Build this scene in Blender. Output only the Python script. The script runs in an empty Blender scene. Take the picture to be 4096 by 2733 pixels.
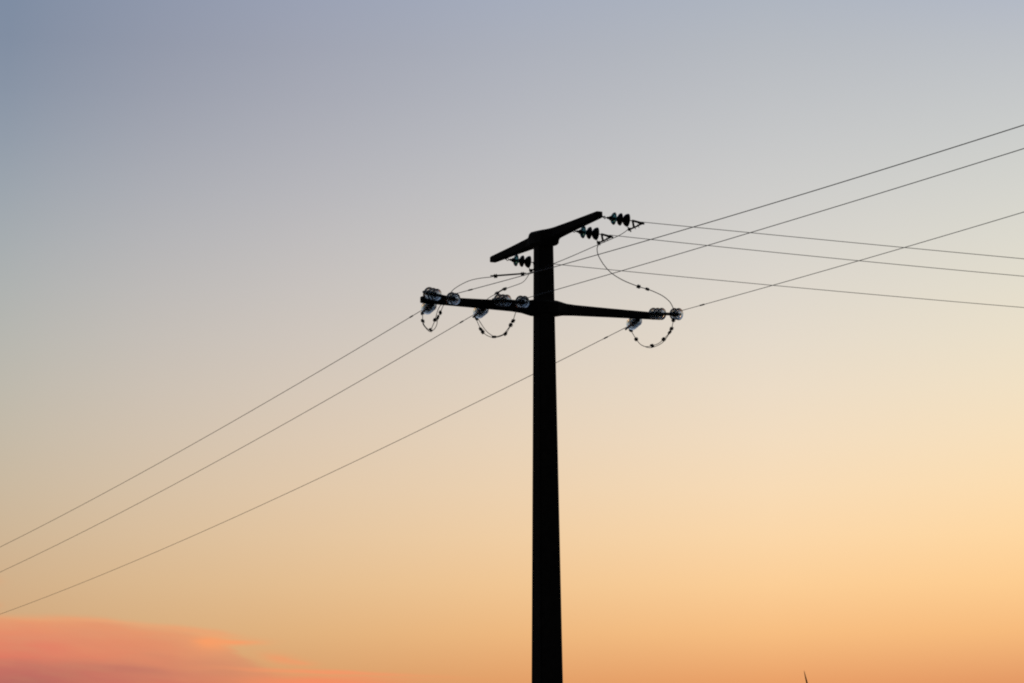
import bpy, bmesh, math, random
from mathutils import Vector, Matrix
random.seed(7)
C = bpy.context.scene.collection
SC = bpy.context.scene

# ------------------------------------------------------------------ camera
cam_d = bpy.data.cameras.new('camera'); cam = bpy.data.objects.new('camera', cam_d); C.objects.link(cam)
cam.location = (0, 0, 1.6); cam.rotation_euler = (math.radians(90 + 8.75), 0, 0)
cam_d.lens = 100; cam_d.sensor_width = 36; cam_d.clip_end = 60000
SC.camera = cam

# ------------------------------------------------------------------ exposure, render
SC.view_settings.view_transform = 'Standard'; SC.view_settings.look = 'None'
SC.view_settings.exposure = 0; SC.view_settings.gamma = 1
SC.cycles.max_bounces = 24; SC.cycles.transmission_bounces = 24; SC.cycles.transparent_max_bounces = 24
SC.cycles.glossy_bounces = 6; SC.cycles.diffuse_bounces = 3
SC.cycles.caustics_refractive = False; SC.cycles.caustics_reflective = False
SC.cycles.filter_width = 2.0
SC.cycles.use_denoising = False

# ------------------------------------------------------------------ world: dusk sky
SUN_AZ = 15.0          # degrees to the right of +Y, just outside the frame
SKY_AZ = [-10.32, -9.29, -7.29, -4.21, 0.0, 5.2, 10.32]
SKY = [
 [(1.902, 0.6072, 0.3215, 0.1529), (2.873, 0.6257, 0.3811, 0.1992), (3.847, 0.6232, 0.4266, 0.252), (4.824, 0.6058, 0.4579, 0.3039), (5.804, 0.5784, 0.4761, 0.3495), (6.785, 0.5445, 0.4825, 0.3859), (7.767, 0.5063, 0.4779, 0.4119), (8.75, 0.4646, 0.4633, 0.4275), (9.733, 0.4203, 0.4394, 0.433), (10.715, 0.3742, 0.4073, 0.429), (11.696, 0.3277, 0.3695, 0.4161), (12.676, 0.2833, 0.3296, 0.3966), (13.653, 0.2447, 0.2931, 0.3748), (14.627, 0.2166, 0.267, 0.3589), (15.598, 0.2056, 0.2613, 0.3626)],
 [(1.902, 0.6127, 0.3281, 0.1526), (2.873, 0.6433, 0.3944, 0.2026), (3.847, 0.6484, 0.4435, 0.2589), (4.824, 0.6354, 0.4761, 0.3139), (5.804, 0.6102, 0.4943, 0.362), (6.785, 0.5772, 0.5001, 0.4001), (7.767, 0.539, 0.495, 0.427), (8.75, 0.4969, 0.4801, 0.4429), (9.733, 0.4519, 0.456, 0.4482), (10.715, 0.4049, 0.4242, 0.4435), (11.696, 0.3574, 0.3866, 0.4299), (12.676, 0.3119, 0.3469, 0.4096), (13.653, 0.272, 0.3103, 0.3874), (14.627, 0.2424, 0.284, 0.3716), (15.598, 0.2297, 0.2776, 0.3764)],
 [(1.902, 0.6324, 0.3351, 0.1495), (2.873, 0.6808, 0.4151, 0.2058), (3.847, 0.6965, 0.4717, 0.2681), (4.824, 0.6888, 0.5076, 0.3284), (5.804, 0.6659, 0.5265, 0.3808), (6.785, 0.6332, 0.532, 0.4219), (7.767, 0.5943, 0.5264, 0.4509), (8.75, 0.5512, 0.5113, 0.4679), (9.733, 0.5051, 0.4875, 0.4737), (10.715, 0.4568, 0.4563, 0.4691), (11.696, 0.408, 0.4194, 0.4555), (12.676, 0.3611, 0.3803, 0.4354), (13.653, 0.3193, 0.3439, 0.4136), (14.627, 0.2873, 0.317, 0.3989), (15.598, 0.271, 0.309, 0.4062)],
 [(1.902, 0.6781, 0.3389, 0.1428), (2.873, 0.7448, 0.4398, 0.2072), (3.847, 0.7691, 0.5091, 0.2775), (4.824, 0.7641, 0.5511, 0.3449), (5.804, 0.7404, 0.5723, 0.4029), (6.785, 0.7056, 0.5783, 0.4483), (7.767, 0.6643, 0.5728, 0.4804), (8.75, 0.6189, 0.558, 0.4998), (9.733, 0.571, 0.535, 0.5076), (10.715, 0.5213, 0.5048, 0.505), (11.696, 0.4714, 0.4692, 0.4933), (12.676, 0.4232, 0.4311, 0.475), (13.653, 0.3796, 0.3949, 0.4551), (14.627, 0.3443, 0.3669, 0.4424), (15.598, 0.3222, 0.3555, 0.4521)],
 [(1.902, 0.7487, 0.3436, 0.1367), (2.873, 0.8334, 0.4714, 0.2108), (3.847, 0.8636, 0.558, 0.291), (4.824, 0.8574, 0.6089, 0.3672), (5.804, 0.8294, 0.6339, 0.4324), (6.785, 0.7894, 0.6412, 0.4832), (7.767, 0.7433, 0.636, 0.5192), (8.75, 0.6941, 0.6215, 0.5416), (9.733, 0.6431, 0.599, 0.5519), (10.715, 0.5915, 0.5696, 0.5515), (11.696, 0.5402, 0.5348, 0.5419), (12.676, 0.4907, 0.4971, 0.5252), (13.653, 0.445, 0.4603, 0.506), (14.627, 0.4056, 0.4296, 0.4924), (15.598, 0.3748, 0.4114, 0.4988)],
 [(1.902, 0.8008, 0.3506, 0.1371), (2.873, 0.9123, 0.5058, 0.2181), (3.847, 0.9546, 0.6108, 0.3069), (4.824, 0.9511, 0.6722, 0.392), (5.804, 0.9211, 0.7027, 0.4652), (6.785, 0.8771, 0.7126, 0.5226), (7.767, 0.8266, 0.7088, 0.5634), (8.75, 0.773, 0.6948, 0.589), (9.733, 0.7183, 0.6721, 0.6011), (10.715, 0.6636, 0.642, 0.6013), (11.696, 0.6099, 0.6059, 0.591), (12.676, 0.5581, 0.5663, 0.5724), (13.653, 0.5093, 0.5262, 0.5493), (14.627, 0.4639, 0.4894, 0.529), (15.598, 0.4213, 0.4594, 0.5239)],
 [(1.902, 0.7563, 0.3191, 0.1321), (2.873, 0.9042, 0.4866, 0.2012), (3.847, 0.9711, 0.6045, 0.2818), (4.824, 0.9825, 0.6782, 0.3641), (5.804, 0.9608, 0.72, 0.4396), (6.785, 0.9211, 0.7401, 0.503), (7.767, 0.8722, 0.7449, 0.5517), (8.75, 0.8188, 0.7371, 0.5854), (9.733, 0.7633, 0.7181, 0.6051), (10.715, 0.7073, 0.6891, 0.612), (11.696, 0.6519, 0.6519, 0.6076), (12.676, 0.598, 0.6093, 0.594), (13.653, 0.5455, 0.5642, 0.5754), (14.627, 0.493, 0.5193, 0.5588), (15.598, 0.4368, 0.4755, 0.5561)]]

W = bpy.data.worlds.new('World'); SC.world = W; W.use_nodes = True
nt = W.node_tree; nt.nodes.clear()
def N(t, **k):
    n = nt.nodes.new(t)
    for a, b in k.items(): setattr(n, a, b)
    return n
def L(a, b): nt.links.new(a, b)
def M(op, a, b=None, c=None, clamp=False):
    n = N('ShaderNodeMath', operation=op, use_clamp=clamp)
    for i, v in enumerate((a, b, c)):
        if v is None: continue
        if isinstance(v, (int, float)): n.inputs[i].default_value = v
        else: L(v, n.inputs[i])
    return n.outputs[0]
def MR(v, a, b, c, d, mode='LINEAR'):
    n = N('ShaderNodeMapRange', interpolation_type=mode, clamp=True)
    L(v, n.inputs[0])
    for i, x in enumerate((a, b, c, d)): n.inputs[i + 1].default_value = x
    return n.outputs[0]
def MIX(f, a, b, blend='MIX'):
    n = N('ShaderNodeMix', data_type='RGBA', blend_type=blend)
    for i, v in ((0, f), (6, a), (7, b)):
        if isinstance(v, (int, float)): n.inputs[i].default_value = v
        elif isinstance(v, tuple): n.inputs[i].default_value = v + (1,) if len(v) == 3 else v
        else: L(v, n.inputs[i])
    return n.outputs[2]
def RAMP(fac, stops, interp='LINEAR'):
    n = N('ShaderNodeValToRGB'); r = n.color_ramp; r.interpolation = interp
    while len(r.elements) < len(stops): r.elements.new(0.5)
    for e, (p, c) in zip(r.elements, stops):
        e.position = p; e.color = tuple(c) + (1,)
    L(fac, n.inputs[0]); return n.outputs[0]
def lin(r, g, b): return tuple((x / 255 / 12.92 if x / 255 <= .04045 else ((x / 255 + .055) / 1.055) ** 2.4) for x in (r, g, b))

tc = N('ShaderNodeTexCoord'); sep = N('ShaderNodeSeparateXYZ'); L(tc.outputs['Generated'], sep.inputs[0])
X, Y, Z = sep.outputs
EL = M('DEGREES', M('ARCSINE', Z)); AZ = M('DEGREES', M('ARCTAN2', X, Y))
t = MR(EL, 0, 20, 0, 1)
cols = [RAMP(t, [(e / 20, (r, g, b)) for e, r, g, b in s]) for s in SKY]
sky = cols[0]
for i in range(1, len(cols)):
    sky = MIX(MR(AZ, SKY_AZ[i - 1], SKY_AZ[i], 0, 1), sky, cols[i])
# cloud bank low on the left, lit pink and orange by the sun that has gone down.
# p, q = bearing and height in hundredths of a degree, so the bank keeps its place in the sky
def noise2(su, sv, shear, scale, detail=4, seed=0.0, rough=.5):
    c = N('ShaderNodeCombineXYZ'); L(M('MULTIPLY', AZ, su), c.inputs[0]); L(M('ADD', M('MULTIPLY', EL, sv), M('MULTIPLY', AZ, shear)), c.inputs[1]); c.inputs[2].default_value = seed
    n = N('ShaderNodeTexNoise'); L(c.outputs[0], n.inputs['Vector']); n.inputs['Scale'].default_value = scale; n.inputs['Detail'].default_value = detail; n.inputs['Roughness'].default_value = rough
    return M('SUBTRACT', n.outputs['Fac'], 0.5)
nA = noise2(.30, 1.9, .20, 1.0, 5, 1.3)           # broad streaks
nB = noise2(.9, 5.0, .5, 1.0, 4, 7.7)             # fine streaks
nC = noise2(.5, .9, 0, 1.0, 3, 3.1)               # slow drift
P_ = M('ADD', M('MULTIPLY', AZ, 100), M('MULTIPLY', nB, 80))
Q_ = M('ADD', M('ADD', M('MULTIPLY', EL, 100), M('MULTIPLY', nA, 22)), M('MULTIPLY', nC, 12))
def blob(p0, q0, rp, rq, slope=0.0, soft=1.0):
    dp = M('SUBTRACT', P_, p0); dq = M('SUBTRACT', M('SUBTRACT', Q_, q0), M('MULTIPLY', dp, slope))
    r2 = M('ADD', M('POWER', M('ABSOLUTE', M('DIVIDE', dp, rp)), 2), M('POWER', M('ABSOLUTE', M('DIVIDE', dq, rq)), 2))
    return M('MULTIPLY', M('POWER', 2.718, M('MULTIPLY', r2, -1)), soft)
fc = N('ShaderNodeFloatCurve'); cv = fc.mapping.curves[0]
pts = [(-1450, 335), (-1032, 330), (-900, 325), (-820, 318), (-760, 310), (-660, 300), (-590, 277), (-540, 246), (-480, 222), (-430, 208), (-300, 197), (-170, 188), (20, 172), (360, 120)]
while len(cv.points) < len(pts): cv.points.new(0.5, 0.5)
for p, (a_, v) in zip(cv.points, pts): p.location = ((a_ + 1450) / 1900, v / 400)
fc.mapping.update(); L(M('DIVIDE', M('ADD', P_, 1450), 1900), fc.inputs['Value'])
depth = M('SUBTRACT', M('MULTIPLY', fc.outputs[0], 400), Q_)          # hundredths of a degree below the bank's top
mask = M('MULTIPLY', MR(depth, -4, 22, 0, 1, 'SMOOTHSTEP'), MR(P_, -680, -470, .95, .5))
mask = M('MULTIPLY', mask, M('MULTIPLY_ADD', nB, .6, 1.0), clamp=True)
qn = M('ADD', Q_, M('ADD', M('MULTIPLY', nA, 45), M('MULTIPLY', nB, 14)))
tq = MR(qn, 345, 180, 0, 1)
cL = RAMP(tq, [(.0, lin(230, 166, 118)), (.16, lin(230, 156, 112)), (.40, lin(226, 138, 106)), (.62, lin(220, 122, 100)), (.78, lin(198, 114, 100)), (1, lin(182, 104, 97))])
cM = RAMP(tq, [(.0, lin(226, 166, 116)), (.30, lin(230, 158, 112)), (.62, lin(224, 145, 107)), (.80, lin(214, 134, 104)), (.90, lin(210, 124, 101)), (1, lin(226, 122, 97))])
cR = RAMP(tq, [(.0, lin(228, 168, 116)), (.7, lin(226, 156, 112)), (.86, lin(232, 146, 106)), (1, lin(240, 138, 100))])
cloud = MIX(MR(P_, -950, -640, 0, 1), cL, cM); cloud = MIX(MR(P_, -560, -320, 0, 1), cloud, cR)
mask = M('MULTIPLY', mask, MR(AZ, -38, -16, 0, 1, 'SMOOTHSTEP'))
sky = MIX(mask, sky, cloud)
for p0, q0, rp, rq, sl, al, col in ((-600, 268, 30, 14, -.05, 1.0, (247, 158, 104)), (-560, 268, 48, 6, 0, .95, (246, 158, 105)), (-640, 290, 90, 6, -.10, .6, (238, 160, 112)),
                                    (-470, 237, 42, 10, -.12, .75, (240, 155, 106)), (-430, 228, 30, 5, -.1, .6, (240, 156, 107)), (-370, 210, 180, 4.5, -.03, .85, (245, 150, 104)), (-300, 199, 120, 3, -.03, .5, (240, 150, 106)),
                                    (-390, 192, 150, 9, -.02, .85, (246, 140, 99)), (-1035, 384, 26, 8, 0, .45, (224, 160, 116)), (-1030, 342, 18, 6, 0, .5, (226, 156, 114)),
                                    (-830, 308, 120, 5, -.06, .45, (240, 164, 116)), (-920, 255, 40, 16, 0, .5, (226, 126, 103)), (-760, 215, 90, 9, -.04, .5, (190, 115, 101))):
    sky = MIX(blob(p0, q0, rp, rq, sl, al), sky, lin(*col))
# the sky darkens away from the afterglow and towards the zenith
dz = N('ShaderNodeMath', operation='ABSOLUTE'); L(M('WRAP', M('SUBTRACT', AZ, SUN_AZ), 180, -180), dz.inputs[0])
dim = MR(dz.outputs[0], 27, 85, 1, 0.008, 'SMOOTHSTEP')
sky = MIX(MR(EL, 15.6, 80, 0, 1), sky, (0.012, 0.02, 0.05))
sky = MIX(1.0, sky, dim, 'MULTIPLY')
sky = MIX(MR(EL, -0.5, 0, 0, 1), (0.01, 0.009, 0.008), sky)
bg = N('ShaderNodeBackground'); L(sky, bg.inputs[0]); bg.inputs[1].default_value = 1
# faint physical twilight on top (sun just under the horizon)
ns = N('ShaderNodeTexSky', sky_type='NISHITA', sun_disc=False)
ns.sun_elevation = math.radians(-1.0); ns.sun_rotation = math.radians(SUN_AZ)
bg2 = N('ShaderNodeBackground'); L(ns.outputs[0], bg2.inputs[0]); bg2.inputs[1].default_value = 0.006
add = N('ShaderNodeAddShader'); L(bg.outputs[0], add.inputs[0]); L(bg2.outputs[0], add.inputs[1])
wo = N('ShaderNodeOutputWorld'); L(add.outputs[0], wo.inputs[0])

# ------------------------------------------------------------------ sun: the last of it, behind and to the right
sd = bpy.data.lights.new('sun', 'SUN'); sun = bpy.data.objects.new('sun', sd); C.objects.link(sun)
sd.energy = 0.02; sd.angle = math.radians(0.5); sd.color = (1.0, 0.55, 0.28)
sv = Vector((math.sin(math.radians(SUN_AZ)), math.cos(math.radians(SUN_AZ)), math.tan(math.radians(0.6))))
sun.rotation_euler = sv.to_track_quat('Z', 'Y').to_euler(); sun.location = (60, 220, 30)
# ------------------------------------------------------------------ materials
def mat(name, col, rough=0.7, metal=0.0, trans=0.0, ior=1.5, noise=None, bump=0.0, spec=0.5):
    m = bpy.data.materials.new(name); m.use_nodes = True
    t_ = m.node_tree; b = t_.nodes['Principled BSDF']
    b.inputs['Base Color'].default_value = (*col, 1); b.inputs['Roughness'].default_value = rough
    b.inputs['Metallic'].default_value = metal; b.inputs['Transmission Weight'].default_value = trans
    b.inputs['IOR'].default_value = ior; b.inputs['Specular IOR Level'].default_value = spec
    if noise:
        sc, c2 = noise
        tx = t_.nodes.new('ShaderNodeTexCoord')
        nz_ = t_.nodes.new('ShaderNodeTexNoise'); nz_.inputs['Scale'].default_value = sc; nz_.inputs['Detail'].default_value = 8
        t_.links.new(tx.outputs['Object'], nz_.inputs['Vector'])
        rp = t_.nodes.new('ShaderNodeValToRGB'); rp.color_ramp.elements[0].position = .35; rp.color_ramp.elements[1].position = .7
        rp.color_ramp.elements[0].color = (*col, 1); rp.color_ramp.elements[1].color = (*c2, 1)
        t_.links.new(nz_.outputs['Fac'], rp.inputs[0]); t_.links.new(rp.outputs[0], b.inputs['Base Color'])
        if bump:
            bp = t_.nodes.new('ShaderNodeBump'); bp.inputs['Strength'].default_value = bump; bp.inputs['Distance'].default_value = 0.01
            t_.links.new(nz_.outputs['Fac'], bp.inputs['Height']); t_.links.new(bp.outputs[0], b.inputs['Normal'])
    return m
CONC = mat('weathered_concrete', (.10, .103, .103), .9, noise=(9, (.16, .16, .157)), bump=.4, spec=.2)
STEEL = mat('dark_galvanised_steel', (.10, .10, .105), .6, .6, noise=(40, (.16, .16, .16)))
ALU = mat('dull_aluminium', (.30, .30, .31), .55, .7, noise=(60, (.22, .22, .22)))
GLASS = mat('clear_blue_glass', (.66, .73, .78), .2, 0, 1, 1.5, noise=(3, (.62, .70, .76)))
TEAL = mat('teal_tinted_glass', (.10, .30, .32), .05, 0, .9, 1.5, noise=(3, (.12, .33, .35)))
SMOKE = mat('smoked_dark_glass', (.035, .028, .04), .12, 0, .35, 1.5, noise=(3, (.045, .035, .05)))
PORC = mat('brown_black_porcelain', (.018, .014, .015), .25, noise=(6, (.028, .02, .02)))
WHITE = mat('pale_turbine_paint', (.62, .62, .63), .5, noise=(.3, (.55, .55, .56)))
SOIL = mat('dark_field_soil', (.03, .027, .022), .95, noise=(.6, (.05, .045, .032)), bump=.6, spec=.1)

# ------------------------------------------------------------------ mesh helpers
def basis(d):
    d = Vector(d).normalized(); a = Vector((0, 0, 1)) if abs(d.z) < .95 else Vector((1, 0, 0))
    x = a.cross(d).normalized(); return x, d.cross(x).normalized(), d
def frame(o, d):
    x, y, z = basis(d); m = Matrix((x, y, z)).transposed().to_4x4(); m.translation = Vector(o); return m
def obj(name, bm, m, parent=None, smooth=True, M4=None):
    me = bpy.data.meshes.new(name); bmesh.ops.recalc_face_normals(bm, faces=bm.faces); bm.to_mesh(me); bm.free()
    if smooth:
        for p in me.polygons: p.use_smooth = True
        me.set_sharp_from_angle(angle=math.radians(40))
    me.materials.append(m); o = bpy.data.objects.new(name, me); C.objects.link(o)
    if M4 is not None: o.matrix_world = M4
    if parent: adopt(o, parent)
    return o
def adopt(o, p):
    o.parent = p; o.matrix_parent_inverse = Matrix.Identity(4)
def empty(name, label, cat, loc, group=None, M4=None):
    o = bpy.data.objects.new(name, None); C.objects.link(o); o.empty_display_size = .1
    o['label'] = label; o['category'] = cat
    if group: o['group'] = group
    if M4 is not None: o.matrix_world = M4
    else: o.location = loc
    return o
def lathe(bm, prof, seg=48, M4=None, closed=False):
    rings = []; M4 = M4 or Matrix.Identity(4)
    for r, z in prof:
        if r < 1e-6: rings.append([bm.verts.new(M4 @ Vector((0, 0, z)))])
        else: rings.append([bm.verts.new(M4 @ Vector((r * math.cos(2 * math.pi * k / seg), r * math.sin(2 * math.pi * k / seg), z))) for k in range(seg)])
    pairs = list(zip(rings, rings[1:])) + ([(rings[-1], rings[0])] if closed else [])
    for a, b in pairs:
        for k in range(seg):
            k2 = (k + 1) % seg
            if len(a) == 1 and len(b) == 1: break
            if len(a) == 1: bm.faces.new((a[0], b[k], b[k2]))
            elif len(b) == 1: bm.faces.new((a[k], b[0], a[k2]))
            else: bm.faces.new((a[k], b[k], b[k2], a[k2]))
def tube(bm, pts, r, seg=8):
    pts = [Vector(p) for p in pts]; rings = []
    x = None
    for i, p in enumerate(pts):
        d = (pts[min(i + 1, len(pts) - 1)] - pts[max(i - 1, 0)]).normalized()
        if x is None: x = basis(d)[0]
        x = (x - d * x.dot(d)).normalized(); y = d.cross(x)
        rr = r(i) if callable(r) else r
        rings.append([bm.verts.new(p + (x * math.cos(2 * math.pi * k / seg) + y * math.sin(2 * math.pi * k / seg)) * rr) for k in range(seg)])
    for a, b in zip(rings, rings[1:]):
        for k in range(seg): bm.faces.new((a[k], a[(k + 1) % seg], b[(k + 1) % seg], b[k]))
    bm.faces.new(rings[0][::-1]); bm.faces.new(rings[-1])
def box(bm, size, M4=None, bevel=0.0):
    M4 = M4 or Matrix.Identity(4)
    r = bmesh.ops.create_cube(bm, size=1, matrix=M4 @ Matrix.Diagonal((*size, 1)))
    if bevel:
        es = list({e for v in r['verts'] for e in v.link_edges})
        bmesh.ops.bevel(bm, geom=es, offset=bevel, segments=2, affect='EDGES', profile=.5)
def spline(pts, n=8):
    pts = [Vector(p) for p in pts]; out = []
    P_ = [2 * pts[0] - pts[1]] + pts + [2 * pts[-1] - pts[-2]]
    for i in range(1, len(P_) - 2):
        a, b, c, d = P_[i - 1:i + 3]
        for k in range(n):
            t_ = k / n
            out.append(.5 * ((2 * b) + (c - a) * t_ + (2 * a - 5 * b + 4 * c - d) * t_ ** 2 + (3 * b - a - 3 * c + d) * t_ ** 3))
    out.append(pts[-1]); return out

# ------------------------------------------------------------------ ground
bm = bmesh.new()
lathe(bm, [(0, 0)] + [(r, 0) for r in (30, 80, 200, 600, 2000, 6000, 16000)], 64)
g = obj('ground', bm, SOIL, smooth=False); g['kind'] = 'structure'

# ------------------------------------------------------------------ the pole with its two crossarms
A = math.radians(23.4); AL = Vector((math.cos(A), math.sin(A), 0)); AU = Vector((math.sin(A), -math.cos(A), 0))
PX, PD, ZL, ZU, AL_LEN = 0.558, 49.0, 9.735, 10.982, 2.303
pole = empty('power_pole', 'tapered dark concrete power pole with two crossarms set at right angles near its top', 'power pole', (PX + .075, PD, 0))
R0 = Matrix.Rotation(A, 4, 'Z')
def pole_section(bm, z):
    k = (ZU - z)                                     # metres below the top
    s = (.270 + .0196 * k) / 2; cx = .0069 * k - .0835; ch = s * .12
    ring = []
    for sx, sy in ((1, 1), (-1, 1), (-1, -1), (1, -1)):
        a = (s * sx, (s - ch) * sy); b = ((s - ch) * sx, s * sy)
        for q in ((a, b) if sx * sy > 0 else (b, a)): ring.append(bm.verts.new(R0 @ Vector((q[0], q[1], z)) + Vector((cx, 0, 0))))
    return ring
bm = bmesh.new(); zs = [0, 1, 2, 3, 4, 5, 6, 7, 8, 9, 10, ZU - .03]
rings = [pole_section(bm, z) for z in zs]
for a, b in zip(rings, rings[1:]):
    for k in range(8): bm.faces.new((a[k], a[(k + 1) % 8], b[(k + 1) % 8], b[k]))
bm.faces.new(rings[0][::-1]); bm.faces.new(rings[-1])
obj('shaft', bm, CONC, pole, smooth=False)
def crossarm(u, zc, hub, hubs):
    bm = bmesh.new(); w = Vector((-u.y, u.x, 0)); rings = []
    S = [(-1.0, .052, .047, .055), (-.985, .056, .052, .062), (-.55, .075, .066, .078), (-.25, .098, .079, .092)]
    S = S + hubs + [(-s, a, b, c_) for s, a, b, c_ in S[::-1]]
    base = Vector((PX - .075, PD, zc)) - pole.location + Vector((hub, 0, 0))
    for s, hw, up, dn in S:
        o = base + u * (s * AL_LEN); ch = hw * .22
        q = [(hw, up - ch), (hw - ch, up), (-hw + ch, up), (-hw, up - ch), (-hw, -dn + ch), (-hw + ch, -dn), (hw - ch, -dn), (hw, -dn + ch)]
        rings.append([bm.verts.new(o + w * a + Vector((0, 0, b))) for a, b in q])
    for a, b in zip(rings, rings[1:]):
        for k in range(8): bm.faces.new((a[k], a[(k + 1) % 8], b[(k + 1) % 8], b[k]))
    bm.faces.new(rings[0][::-1]); bm.faces.new(rings[-1])
    return obj('crossarm', bm, CONC, pole, smooth=False)
low = crossarm(AL, ZL, .075, [(-.17, .12, .09, .105), (-.085, .17, .122, .138), (0, .182, .13, .138), (.085, .17, .122, .138), (.17, .12, .088, .10)])
high = crossarm(AU, ZU, .075, [(-.19, .115, .084, .10), (-.105, .178, .132, .135), (0, .186, .112, .150), (.105, .178, .092, .166), (.135, .150, .088, .130), (.19, .115, .084, .100)])
def arm_pt(u, s, zc, side, up=0): return Vector((PX, PD, zc + up)) + u * s + Vector((-u.y, u.x, 0)) * side
def eye_bolt(p, q, arm):
    """short bolt and eye from the arm to the first fitting of a string"""
    bm = bmesh.new(); p, q = Vector(p), Vector(q); d = (q - p).normalized()
    tube(bm, [p, q - d * .02], .014, 10); lathe(bm, [(0, -.012), (.028, -.012), (.028, .012), (0, .012)], 6, frame(p + d * .03, d))
    x, y, z = basis(d)
    tube(bm, [q + (d * math.cos(a_) + y * math.sin(a_)) * .022 for a_ in [2 * math.pi * k / 12 for k in range(13)]], .007, 6)
    for v in bm.verts: v.co -= pole.location
    obj('eye_bolt', bm, STEEL, arm)
FRONT = [((-1.5166, 48.0125, 9.8489), (0.6069, -0.7494, -0.2648), 0.54722), ((-0.3287, 48.534, 9.8033), (0.6193, -0.7647, -0.1781), 0.50156), ((2.3971, 49.7162, 9.7506), (0.6235, -0.7699, -0.1359), 0.45664)]
REAR = [((-1.3098, 48.268, 9.735), (-0.3704, 0.9184, -0.139), 0.44420), ((-0.4121, 48.6565, 9.735), (-0.37, 0.9163, -0.1531), 0.44520), ((2.312, 49.8353, 9.735), (-0.3685, 0.909, -0.1946), 0.44879)]
UPPER = [((1.4887, 47.0013, 10.9554), (0.9497, 0.3086, -0.0538)), ((1.0006, 48.1294, 10.9408), (0.9496, 0.3085, -0.0557)), ((-0.1519, 50.7935, 10.9344), (0.9494, 0.3085, -0.0595))]
COND = [[(2.21543, 47.23738, 10.91313), (0.94552, 0.32557), -0.02980, 0.00037, 45.00000], [(1.73254, 48.36728, 10.90373), (0.94552, 0.32557), -0.04043, 0.00106, 45.00000], [(0.59479, 51.03617, 10.90090), (0.94552, 0.32557), -0.03781, 0.00086, 45.00000], [(-0.95124, 47.31428, 9.69755), (0.43837, -0.89879), -0.04104, 0.00087, 55.00000], [(0.23579, 47.83683, 9.70740), (0.43837, -0.89879), -0.02493, 0.00054, 55.00000], [(2.93193, 49.05568, 9.68886), (0.43837, -0.89879), -0.01298, 0.00079, 55.00000], [(-1.58397, 48.94730, 9.67850), (-0.37461, 0.92718), -0.05786, 0.00041, 140.00000], [(-0.67626, 49.31050, 9.66279), (-0.37461, 0.92718), -0.06480, 0.00043, 140.00000], [(2.05284, 50.47534, 9.62750), (-0.37461, 0.92718), -0.06407, 0.00039, 140.00000]]
SLEEVE = [(3, 0.58519), (5, 0.78456), (6, 0.50507), (7, 0.58786), (8, 0.90618)]
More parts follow.
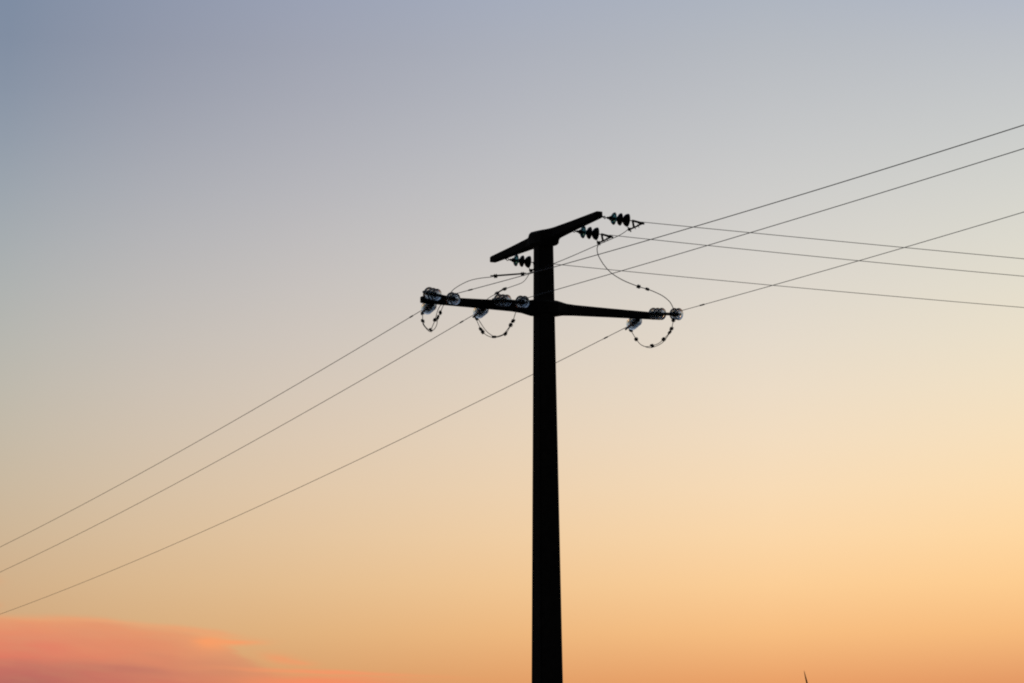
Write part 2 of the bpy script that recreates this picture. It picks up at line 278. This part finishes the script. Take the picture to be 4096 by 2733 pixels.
J = {'J1': [(1.9933, 47.1789, 10.8002), (1.962, 47.1807, 10.7777), (1.8089, 47.1892, 10.6745), (1.4496, 47.2072, 10.5178), (1, 47.2298, 10.3213), (0.7046, 47.2445, 10.2013), (0.3776, 47.2607, 10.0714), (0.1793, 47.2701, 10.0281), (-0.2769, 47.2911, 9.9933), (-0.357, 47.2949, 9.9802), (-0.5546, 47.304, 9.9591), (-0.7345, 47.3125, 9.9148), (-0.9138, 47.3218, 9.8251), (-1.0213, 47.3282, 9.7363), (-1.0464, 47.3326, 9.6429)], 'J2': [(1.5246, 48.3078, 10.7771), (1.4889, 48.3337, 10.7214), (1.4708, 48.3586, 10.6606), (1.49, 48.3969, 10.5649), (1.5599, 48.4511, 10.4439), (1.6534, 48.5071, 10.3326), (1.7652, 48.5616, 10.2438), (1.9524, 48.6405, 10.1499), (2.2009, 48.7381, 10.0678), (2.356, 48.7968, 10.0329), (2.4923, 48.8499, 9.9891), (2.6333, 48.907, 9.9281), (2.7476, 48.9607, 9.8426), (2.8045, 49.0006, 9.755), (2.8286, 49.0292, 9.6845), (2.8245, 49.0618, 9.6), (2.8214, 49.0874, 9.5338)], 'J3': [(0.3868, 50.9735, 10.7623), (0.3131, 50.8495, 10.664), (0.2667, 50.7501, 10.5754), (0.2142, 50.6548, 10.4971), (0.1389, 50.5513, 10.435), (-0.091, 50.259, 10.302), (-0.1356, 50.2004, 10.2728), (-0.2631, 50.0231, 10.1697), (-0.4304, 49.7867, 10.0311), (-0.5433, 49.5741, 9.8625), (-0.6331, 49.3105, 9.6228)], 'LR': [(2.8214, 49.0874, 9.5338), (2.8117, 49.1734, 9.4723), (2.7968, 49.2612, 9.4104), (2.7688, 49.3432, 9.3577), (2.6706, 49.5264, 9.2634), (2.5832, 49.6622, 9.208), (2.4812, 49.7911, 9.1897), (2.3785, 49.9146, 9.1905), (2.2898, 50.0278, 9.2451), (2.2161, 50.1667, 9.3625), (2.1693, 50.2781, 9.4662), (2.1307, 50.3709, 9.5533), (2.0664, 50.4753, 9.6348)], 'LL': [(-0.9704, 47.3326, 9.6215), (-1.0925, 47.5135, 9.6135), (-1.2099, 47.7128, 9.5674), (-1.2477, 47.8004, 9.5324), (-1.2781, 47.9124, 9.4774), (-1.3191, 48.1042, 9.3788), (-1.3591, 48.2452, 9.3089), (-1.4033, 48.3764, 9.2466), (-1.4665, 48.4711, 9.2895), (-1.5157, 48.5729, 9.3613), (-1.5473, 48.6846, 9.4537), (-1.5518, 48.7634, 9.5227), (-1.5583, 48.8748, 9.6207), (-1.574, 48.9473, 9.6829)], 'LM': [(0.2005, 47.8751, 9.6356), (0.0941, 48.0265, 9.5612), (0.054, 48.133, 9.4833), (0.0365, 48.1912, 9.4389), (0.0189, 48.2597, 9.3856), (-0.0224, 48.3439, 9.3282), (-0.0647, 48.4428, 9.2571), (-0.1131, 48.5272, 9.2036), (-0.2194, 48.6474, 9.1729), (-0.3078, 48.7389, 9.174), (-0.3751, 48.808, 9.1935), (-0.4466, 48.8874, 9.2376), (-0.5098, 48.9712, 9.3045), (-0.5458, 49.0331, 9.3641), (-0.6104, 49.1877, 9.5287), (-0.6247, 49.2394, 9.5868), (-0.6631, 49.3105, 9.6583)], 'LR2': [(2.7688, 49.3432, 9.3577), (2.7357, 49.5264, 9.3053), (2.6495, 49.6622, 9.2178), (2.5142, 49.7911, 9.166), (2.4258, 49.9146, 9.1726), (2.3408, 49.9146, 9.1995), (2.2898, 50.0278, 9.2451)], 'LM2': [(-0.0224, 48.3439, 9.3282), (-0.1304, 48.5272, 9.2167), (-0.2194, 48.6474, 9.1861), (-0.3121, 48.7389, 9.1915), (-0.3439, 48.808, 9.2159), (-0.4202, 48.8874, 9.2825), (-0.4843, 49.0331, 9.3774), (-0.5477, 49.1877, 9.4967), (-0.598, 49.2394, 9.5868), (-0.6248, 49.2394, 9.6067)], 'LL2': [(-0.9703, 47.3326, 9.6172), (-1.0713, 47.5135, 9.6049), (-1.1648, 47.7128, 9.5627), (-1.2234, 47.9124, 9.4718), (-1.2691, 48.1042, 9.4247), (-1.2951, 48.2452, 9.3089), (-1.3534, 48.3764, 9.2466), (-1.4174, 48.3764, 9.2235), (-1.4578, 48.4711, 9.2633), (-1.5348, 48.5729, 9.3713), (-1.5473, 48.6846, 9.4537)]}
CL = {'J1': [(0.1785, 47.2701, 10.0259), (-0.2769, 47.2911, 9.9954)], 'J2': [(2.2009, 48.7381, 10.0678), (2.356, 48.7968, 10.0329)], 'J3': [(-0.1356, 50.2004, 10.2755), (-0.2631, 50.0231, 10.1697)], 'LR': [(2.8214, 49.0874, 9.5338), (2.7968, 49.2612, 9.4104), (2.7688, 49.3432, 9.3577), (2.6706, 49.5264, 9.2634), (2.4812, 49.7911, 9.1897), (2.2161, 50.1667, 9.3625), (2.1307, 50.3709, 9.5533)], 'LL': [(-1.3191, 48.1042, 9.3788), (-1.4033, 48.3764, 9.2466), (-1.5473, 48.6846, 9.4537), (-1.5583, 48.8748, 9.6207)], 'LL2': [(-1.2234, 47.9124, 9.4718), (-1.2691, 48.1042, 9.4247)], 'LM': [(0.0189, 48.2597, 9.3856), (-0.0224, 48.3439, 9.3282), (-0.1131, 48.5272, 9.2036), (-0.3121, 48.7389, 9.1828), (-0.5098, 48.9712, 9.3045), (-0.5458, 49.0331, 9.3641), (-0.6247, 49.2394, 9.5868)]}


# ------------------------------------------------------------------ insulator discs
R = .1065
BELL = [(.030, -.008), (.056, -.004), (.078, .005), (.094, .018), (.104, .033), (.1080, .046), (.1050, .051), (.0985, .046), (.0930, .038), (.0830, .034), (.0780, .043), (.0720, .043), (.0670, .030), (.0560, .027), (.0520, .036), (.0460, .036), (.0420, .022), (.026, .018)]
DEEP = [(.030, -.026), (.050, -.020), (.074, -.006), (.094, .014), (.107, .038), (.113, .060), (.108, .066), (.100, .056), (.088, .036), (.07, .03), (.066, .05), (.058, .05), (.054, .026), (.026, .016)]
CAP = [(0, -.054), (.016, -.054), (.025, -.046), (.036, -.038), (.042, -.014), (.045, .000), (.042, .006), (.0, .008)]
PIN = [(0, .012), (.016, .012), (.018, .024), (.009, .028), (.009, .050), (.014, .055), (0, .060)]
meshes = {}
def disc(parent, t_, kind):
    prof, gm, cm = {'clear': (BELL, GLASS, STEEL), 'teal': (BELL, TEAL, STEEL), 'smoke': (BELL, SMOKE, STEEL), 'dark': (DEEP, PORC, STEEL)}[kind]
    if kind not in meshes:
        bm = bmesh.new(); lathe(bm, prof, 64, closed=True); d = obj('insulator_disc', bm, gm)
        bm = bmesh.new(); lathe(bm, CAP, 32); c_ = obj('metal_cap', bm, cm, d)
        bm = bmesh.new(); lathe(bm, PIN, 24); p_ = obj('pin', bm, cm, d)
        meshes[kind] = (d, c_, p_)
    else:
        d0, c0, p0 = meshes[kind]
        d = d0.copy(); C.objects.link(d)
        for q in (c0, p0):
            e = q.copy(); C.objects.link(e); e.parent = d
    d.parent = parent; d.location = (0, 0, t_); d.rotation_euler = (0, 0, random.random() * 6)
    return d
def rod(parent, name, t0, t1, r, m=None):
    bm = bmesh.new(); lathe(bm, [(0, t0), (r * .7, t0), (r, t0 + .01), (r, t1 - .01), (r * .7, t1), (0, t1)], 20); return obj(name, bm, m or STEEL, parent)
def shackle(parent, t0, t1):
    bm = bmesh.new()
    for s in (-1, 1): box(bm, (.008, .034, t1 - t0), Matrix.Translation((s * .016, 0, (t0 + t1) / 2)), .002)
    for t_ in (t0 + .012, t1 - .012): lathe(bm, [(0, -.028), (.008, -.028), (.008, .028), (0, .028)], 10, Matrix.Translation((0, 0, t_)) @ Matrix.Rotation(math.pi / 2, 4, 'Y'))
    return obj('shackle', bm, STEEL, parent)

FL = ['double string of clear glass discs in front of the lower crossarm left tip',
      'double string of clear glass discs in front of the lower crossarm beside the pole',
      'double string of clear glass discs reaching past the lower crossarm right tip']
FS = [-2.27, -1.056, 1.93]
for (a, ax, gap), lab, s in zip(FRONT, FL, FS):
    a, ax = Vector(a), Vector(ax)
    r = empty('insulator_string', lab, 'insulator string', a, 'clear glass insulator strings of the lower crossarm', frame(a, ax))
    eye_bolt(arm_pt(AL, s, ZL, -.03, .0), a + ax * .01, low)
    shackle(r, 0, .07)
    for k in range(3): disc(r, .115 + .110 * k, 'clear')
    rod(r, 'link_rod', .40, .36 + gap - .19, .027)
    for k in range(2): disc(r, .36 + gap - .145 + .110 * k, 'clear')
    rod(r, 'dead_end_clamp', .36 + gap + .015, .36 + gap + .075, .016)
RL = ['short string of clear glass discs under the lower crossarm left tip',
      'short string of clear glass discs under the middle of the lower crossarm left half',
      'short string of clear glass discs under the lower crossarm right half']
RS = [-2.005, -1.027, 1.941]
for (a, ax, dist), lab, s in zip(REAR, RL, RS):
    a, ax = Vector(a), Vector(ax)
    r = empty('insulator_string', lab, 'insulator string', a, 'clear glass insulator strings of the lower crossarm', frame(a, ax))
    eye_bolt(arm_pt(AL, s, ZL, .02), a + ax * .06, low)
    shackle(r, .04, .13)
    for k in range(3): disc(r, dist - .245 + .105 * k, 'clear')
    rod(r, 'dead_end_clamp', dist + .02, dist + .29, .017)
UL = ['dark three disc insulator string at the right tip of the topmost crossarm',
      'dark three disc insulator string under the right half of the topmost crossarm',
      'dark three disc insulator string under the left half of the topmost crossarm']
CLAB = ['black triangular strain clamp beside the right tip of the topmost crossarm',
        'black triangular strain clamp under the right half of the topmost crossarm',
        'black triangular strain clamp mostly hidden behind the pole shaft']
US = [2.28, .975, -1.928]
for i, ((a, ax), lab, s) in enumerate(zip(UPPER, UL, US)):
    a, ax = Vector(a), Vector(ax); F4 = frame(a, ax)
    r = empty('insulator_string', lab, 'insulator string', a, 'dark insulator strings of the topmost crossarm', F4)
    eye_bolt(arm_pt(AU, s, ZU, .02, -.025), a + ax * .075, high)
    rod(r, 'ball_link', .085, .13, .008)
    d0 = .43; rod(r, 'socket', .115, .17, .021)
    for k, kd in enumerate(('teal', 'smoke', 'dark')): disc(r, d0 - .114 * (2 - k), kd)
    rod(r, 'ball_link', d0 + .055, d0 + .145, .008)
    # strain clamp, built in the vertical plane of the string: h along the line, v up
    o = a + ax * (d0 + .142); hx = Vector((ax.x, ax.y, 0)).normalized(); up = Vector((0, 0, 1))
    T = Matrix((hx.cross(up) * -1, hx, up)).transposed().to_4x4(); T.translation = o
    k = empty('strain_clamp', CLAB[i], 'strain clamp', o, 'strain clamps of the topmost crossarm', T)
    bm = bmesh.new(); V2 = lambda h, v: Vector((0, h, v))
    def bar(p, q, wd, th):
        p, q = V2(*p), V2(*q); d = (q - p); Lh = d.length; d.normalize()
        m = Matrix((Vector((1, 0, 0)), d.cross(Vector((1, 0, 0))), d)).transposed().to_4x4(); m.translation = (p + q) / 2
        box(bm, (wd, th, Lh), m, .004)
    bar((-.004, .004), (.205, -.036), .026, .034)
    bar((.004, .010), (.030, -.122), .026, .032)
    bar((.10, -.022), (.175, -.036), .018, .040)
    obj('clamp_frame', bm, STEEL, k, smooth=False)
    bm = bmesh.new(); tube(bm, spline([V2(.215, -.045), V2(.19, -.036), V2(.13, -.062), V2(.06, -.100), V2(-.005, -.130), V2(-.045, -.150)], 5), .015, 10)
    obj('cable_shoe', bm, STEEL, k)
    for h, v in ((.105, -.085), (.045, -.115)):
        bm = bmesh.new(); tube(bm, [V2(h - .012, v + .03), V2(h + .016, v - .028)], .006, 8); lathe(bm, [(0, -.006), (.012, -.006), (.012, .006), (0, .006)], 6, frame(V2(h - .006, v + .018), V2(-.4, .9))); obj('u_bolt', bm, STEEL, k)
    bm = bmesh.new()
    tl = V2(-.052, -.150); dd = Vector((0, -.83, -.45)).normalized()
    box(bm, (.05, .045, .05), frame(tl, dd), .006)
    for sx in (-.015, .015): tube(bm, [tl + Vector((sx, -.030, .036)), tl + Vector((sx, .030, -.042))], .006, 8)
    obj('tail_clamp', bm, STEEL, k, smooth=False)

# ------------------------------------------------------------------ conductors
GL = ['highest of the three power lines sloping down from the topmost crossarm to the right',
      'middle of the three power lines sloping down from the topmost crossarm to the right',
      'lowest of the three power lines sloping down to the right, leaving beside the shaft',
      'highest power line at the right edge, rising from the lower crossarm left tip',
      'second highest power line at the right edge, rising from beside the pole shaft',
      'power line rising to the right from the right tip of the lower crossarm',
      'uppermost power line running down to the left from the lower crossarm left tip',
      'middle one of the three power lines running down to the left',
      'lowest power line running down to the left, passing behind the pole']
CR = [.0056, .0056, .0056, .0062, .0058, .0054, .0060, .0060, .0060]
def cpt(i, t_):
    p0, u, b, q, _ = COND[i]
    return Vector((p0[0] + u[0] * t_, p0[1] + u[1] * t_, p0[2] + b * t_ + q * t_ * t_))
T0 = [-.05, -.05, 0, -.02, -.02, -.02, -.02, -.02, -.02]
for i, lab in enumerate(GL):
    te = COND[i][4]
    r = empty('power_line', lab, 'power line', COND[i][0], 'power lines strung from the pole')
    n = 90; pts = [cpt(i, T0[i] + (te - T0[i]) * (k / n) ** 1.6) - r.location for k in range(n + 1)]
    bm = bmesh.new(); tube(bm, pts, CR[i], 10); obj('cable', bm, ALU, r)
    for j, t_ in SLEEVE:
        if j == i:
            p, q = cpt(i, t_ - .075), cpt(i, t_ + .075); bm = bmesh.new(); ln = (q - p).length
            lathe(bm, [(0, 0), (.009, 0), (.0125, .006), (.0125, ln - .006), (.009, ln), (0, ln)], 16, Matrix.Translation(-r.location) @ frame(p, q - p))
            obj('sleeve', bm, ALU, r)

# ------------------------------------------------------------------ jumpers with their parallel-groove clamps
def pg_clamp(parent, p, d):
    bm = bmesh.new()
    box(bm, (.044, .020, .060), Matrix.Translation((0, .014, 0)), .005); box(bm, (.044, .020, .060), Matrix.Translation((0, -.014, 0)), .005)
    for s in (-.016, .016):
        lathe(bm, [(0, -.040), (.006, -.040), (.006, .034), (0, .034)], 8, Matrix.Translation((0, 0, s)) @ Matrix.Rotation(math.pi / 2, 4, 'X'))
        lathe(bm, [(0, .024), (.011, .024), (.011, .033), (0, .033)], 6, Matrix.Translation((0, 0, s)) @ Matrix.Rotation(math.pi / 2, 4, 'X'))
    return obj('groove_clamp', bm, STEEL, parent, smooth=False, M4=Matrix.Translation(-parent.location) @ frame(p, d) @ Matrix.Rotation(random.uniform(0, 3), 4, 'Z'))
JL = [('J1', 'long jumper cable from the topmost right clamp across the pole to the left', []),
      ('J2', 'S curved jumper cable hanging from the topmost crossarm to the lower right tip', []),
      ('J3', 'jumper cable sloping from behind the pole down to the lower crossarm, with two clamps', []),
      ('LR', 'looping jumper cable below the right tip of the lower crossarm', ['LR2']),
      ('LL', 'narrow looping jumper cable below the left tip of the lower crossarm', ['LL2']),
      ('LM', 'wide looping jumper cable below the middle of the lower crossarm left half', ['LM2'])]
for key, lab, extra in JL:
    pts = J[key]
    r = empty('jumper_cable', lab, 'jumper cable', pts[0], 'jumper cables between the strings')
    for kk in [key] + extra:
        sp = spline(J[kk], 8); bm = bmesh.new(); tube(bm, [p - r.location for p in sp], .0060 if kk != 'J2' else .0074, 10); obj('cable', bm, ALU if kk in ('J1', 'J3') else STEEL, r)
        for cp in CL.get(kk, []):
            cp = Vector(cp); j = min(range(len(sp)), key=lambda q: (sp[q] - cp).length)
            pg_clamp(r, cp, sp[min(j + 2, len(sp) - 1)] - sp[max(j - 2, 0)])
    if key in ('J1', 'J3'):                                  # splice tail lying beside the cable between the two clamps
        p, q = Vector(CL[key][1]), Vector(CL[key][0]); d = (q - p).normalized(); bm = bmesh.new()
        tube(bm, [p - d * .09 + Vector((0, 0, .012)) - r.location, q + d * .06 + Vector((0, 0, .012)) - r.location], .010, 10); obj('splice_tail', bm, STEEL, r)

# ------------------------------------------------------------------ distant wind turbine; only a blade tip clears the frame
hub_p = Vector((254.88 + 45.5 * .2351, 2500, 95.45 - 45.5 * .9720))
tb = empty('wind_turbine', 'far wind turbine, only a dark pointed blade tip showing at the bottom edge', 'wind turbine', (hub_p.x + 0, hub_p.y + 4.0, 0))
bm = bmesh.new(); lathe(bm, [(0, 0), (2.0, 0), (1.7, hub_p.z * .5), (1.2, hub_p.z - 1.2), (0, hub_p.z - 1.2)], 32); obj('tower', bm, WHITE, tb)
bm = bmesh.new(); box(bm, (2.6, 7.5, 2.7), Matrix.Translation((0, 1.0, hub_p.z)), .5); obj('nacelle', bm, WHITE, tb)
bm = bmesh.new(); lathe(bm, [(0, -2.2), (.8, -1.9), (1.3, -1.0), (1.4, .2), (0, .2)], 24, Matrix.Translation((0, -3.2, hub_p.z)) @ Matrix.Rotation(math.pi / 2, 4, 'X') @ Matrix.Rotation(math.pi, 4, 'X')); obj('hub', bm, WHITE, tb)
def blade(ang):
    bm = bmesh.new(); rings = []
    for s, cw, th in ((.8, 1.1, .9), (4, 1.5, .7), (9, 2.9, .5), (18, 2.3, .35), (28, 1.75, .25), (35, 1.42, .18), (40, .98, .12), (43.5, .58, .08), (45.1, .26, .05), (45.5, .06, .03)):
        ring = []
        for k in range(12):
            a = 2 * math.pi * k / 12; x = math.cos(a) * cw / 2; y = math.sin(a) * th / 2
            ring.append(bm.verts.new((x - cw * .12 + .2, y - .0010 * s * s * .3, s)))
        rings.append(ring)
    for a, b in zip(rings, rings[1:]):
        for k in range(12): bm.faces.new((a[k], a[(k + 1) % 12], b[(k + 1) % 12], b[k]))
    bm.faces.new(rings[0][::-1]); bm.faces.new(rings[-1])
    o = obj('blade', bm, WHITE, tb); o.location = (0, -4.0, hub_p.z); o.rotation_euler = (0, math.radians(ang), 0)
for k in range(3): blade(-13.6 + 120 * k)
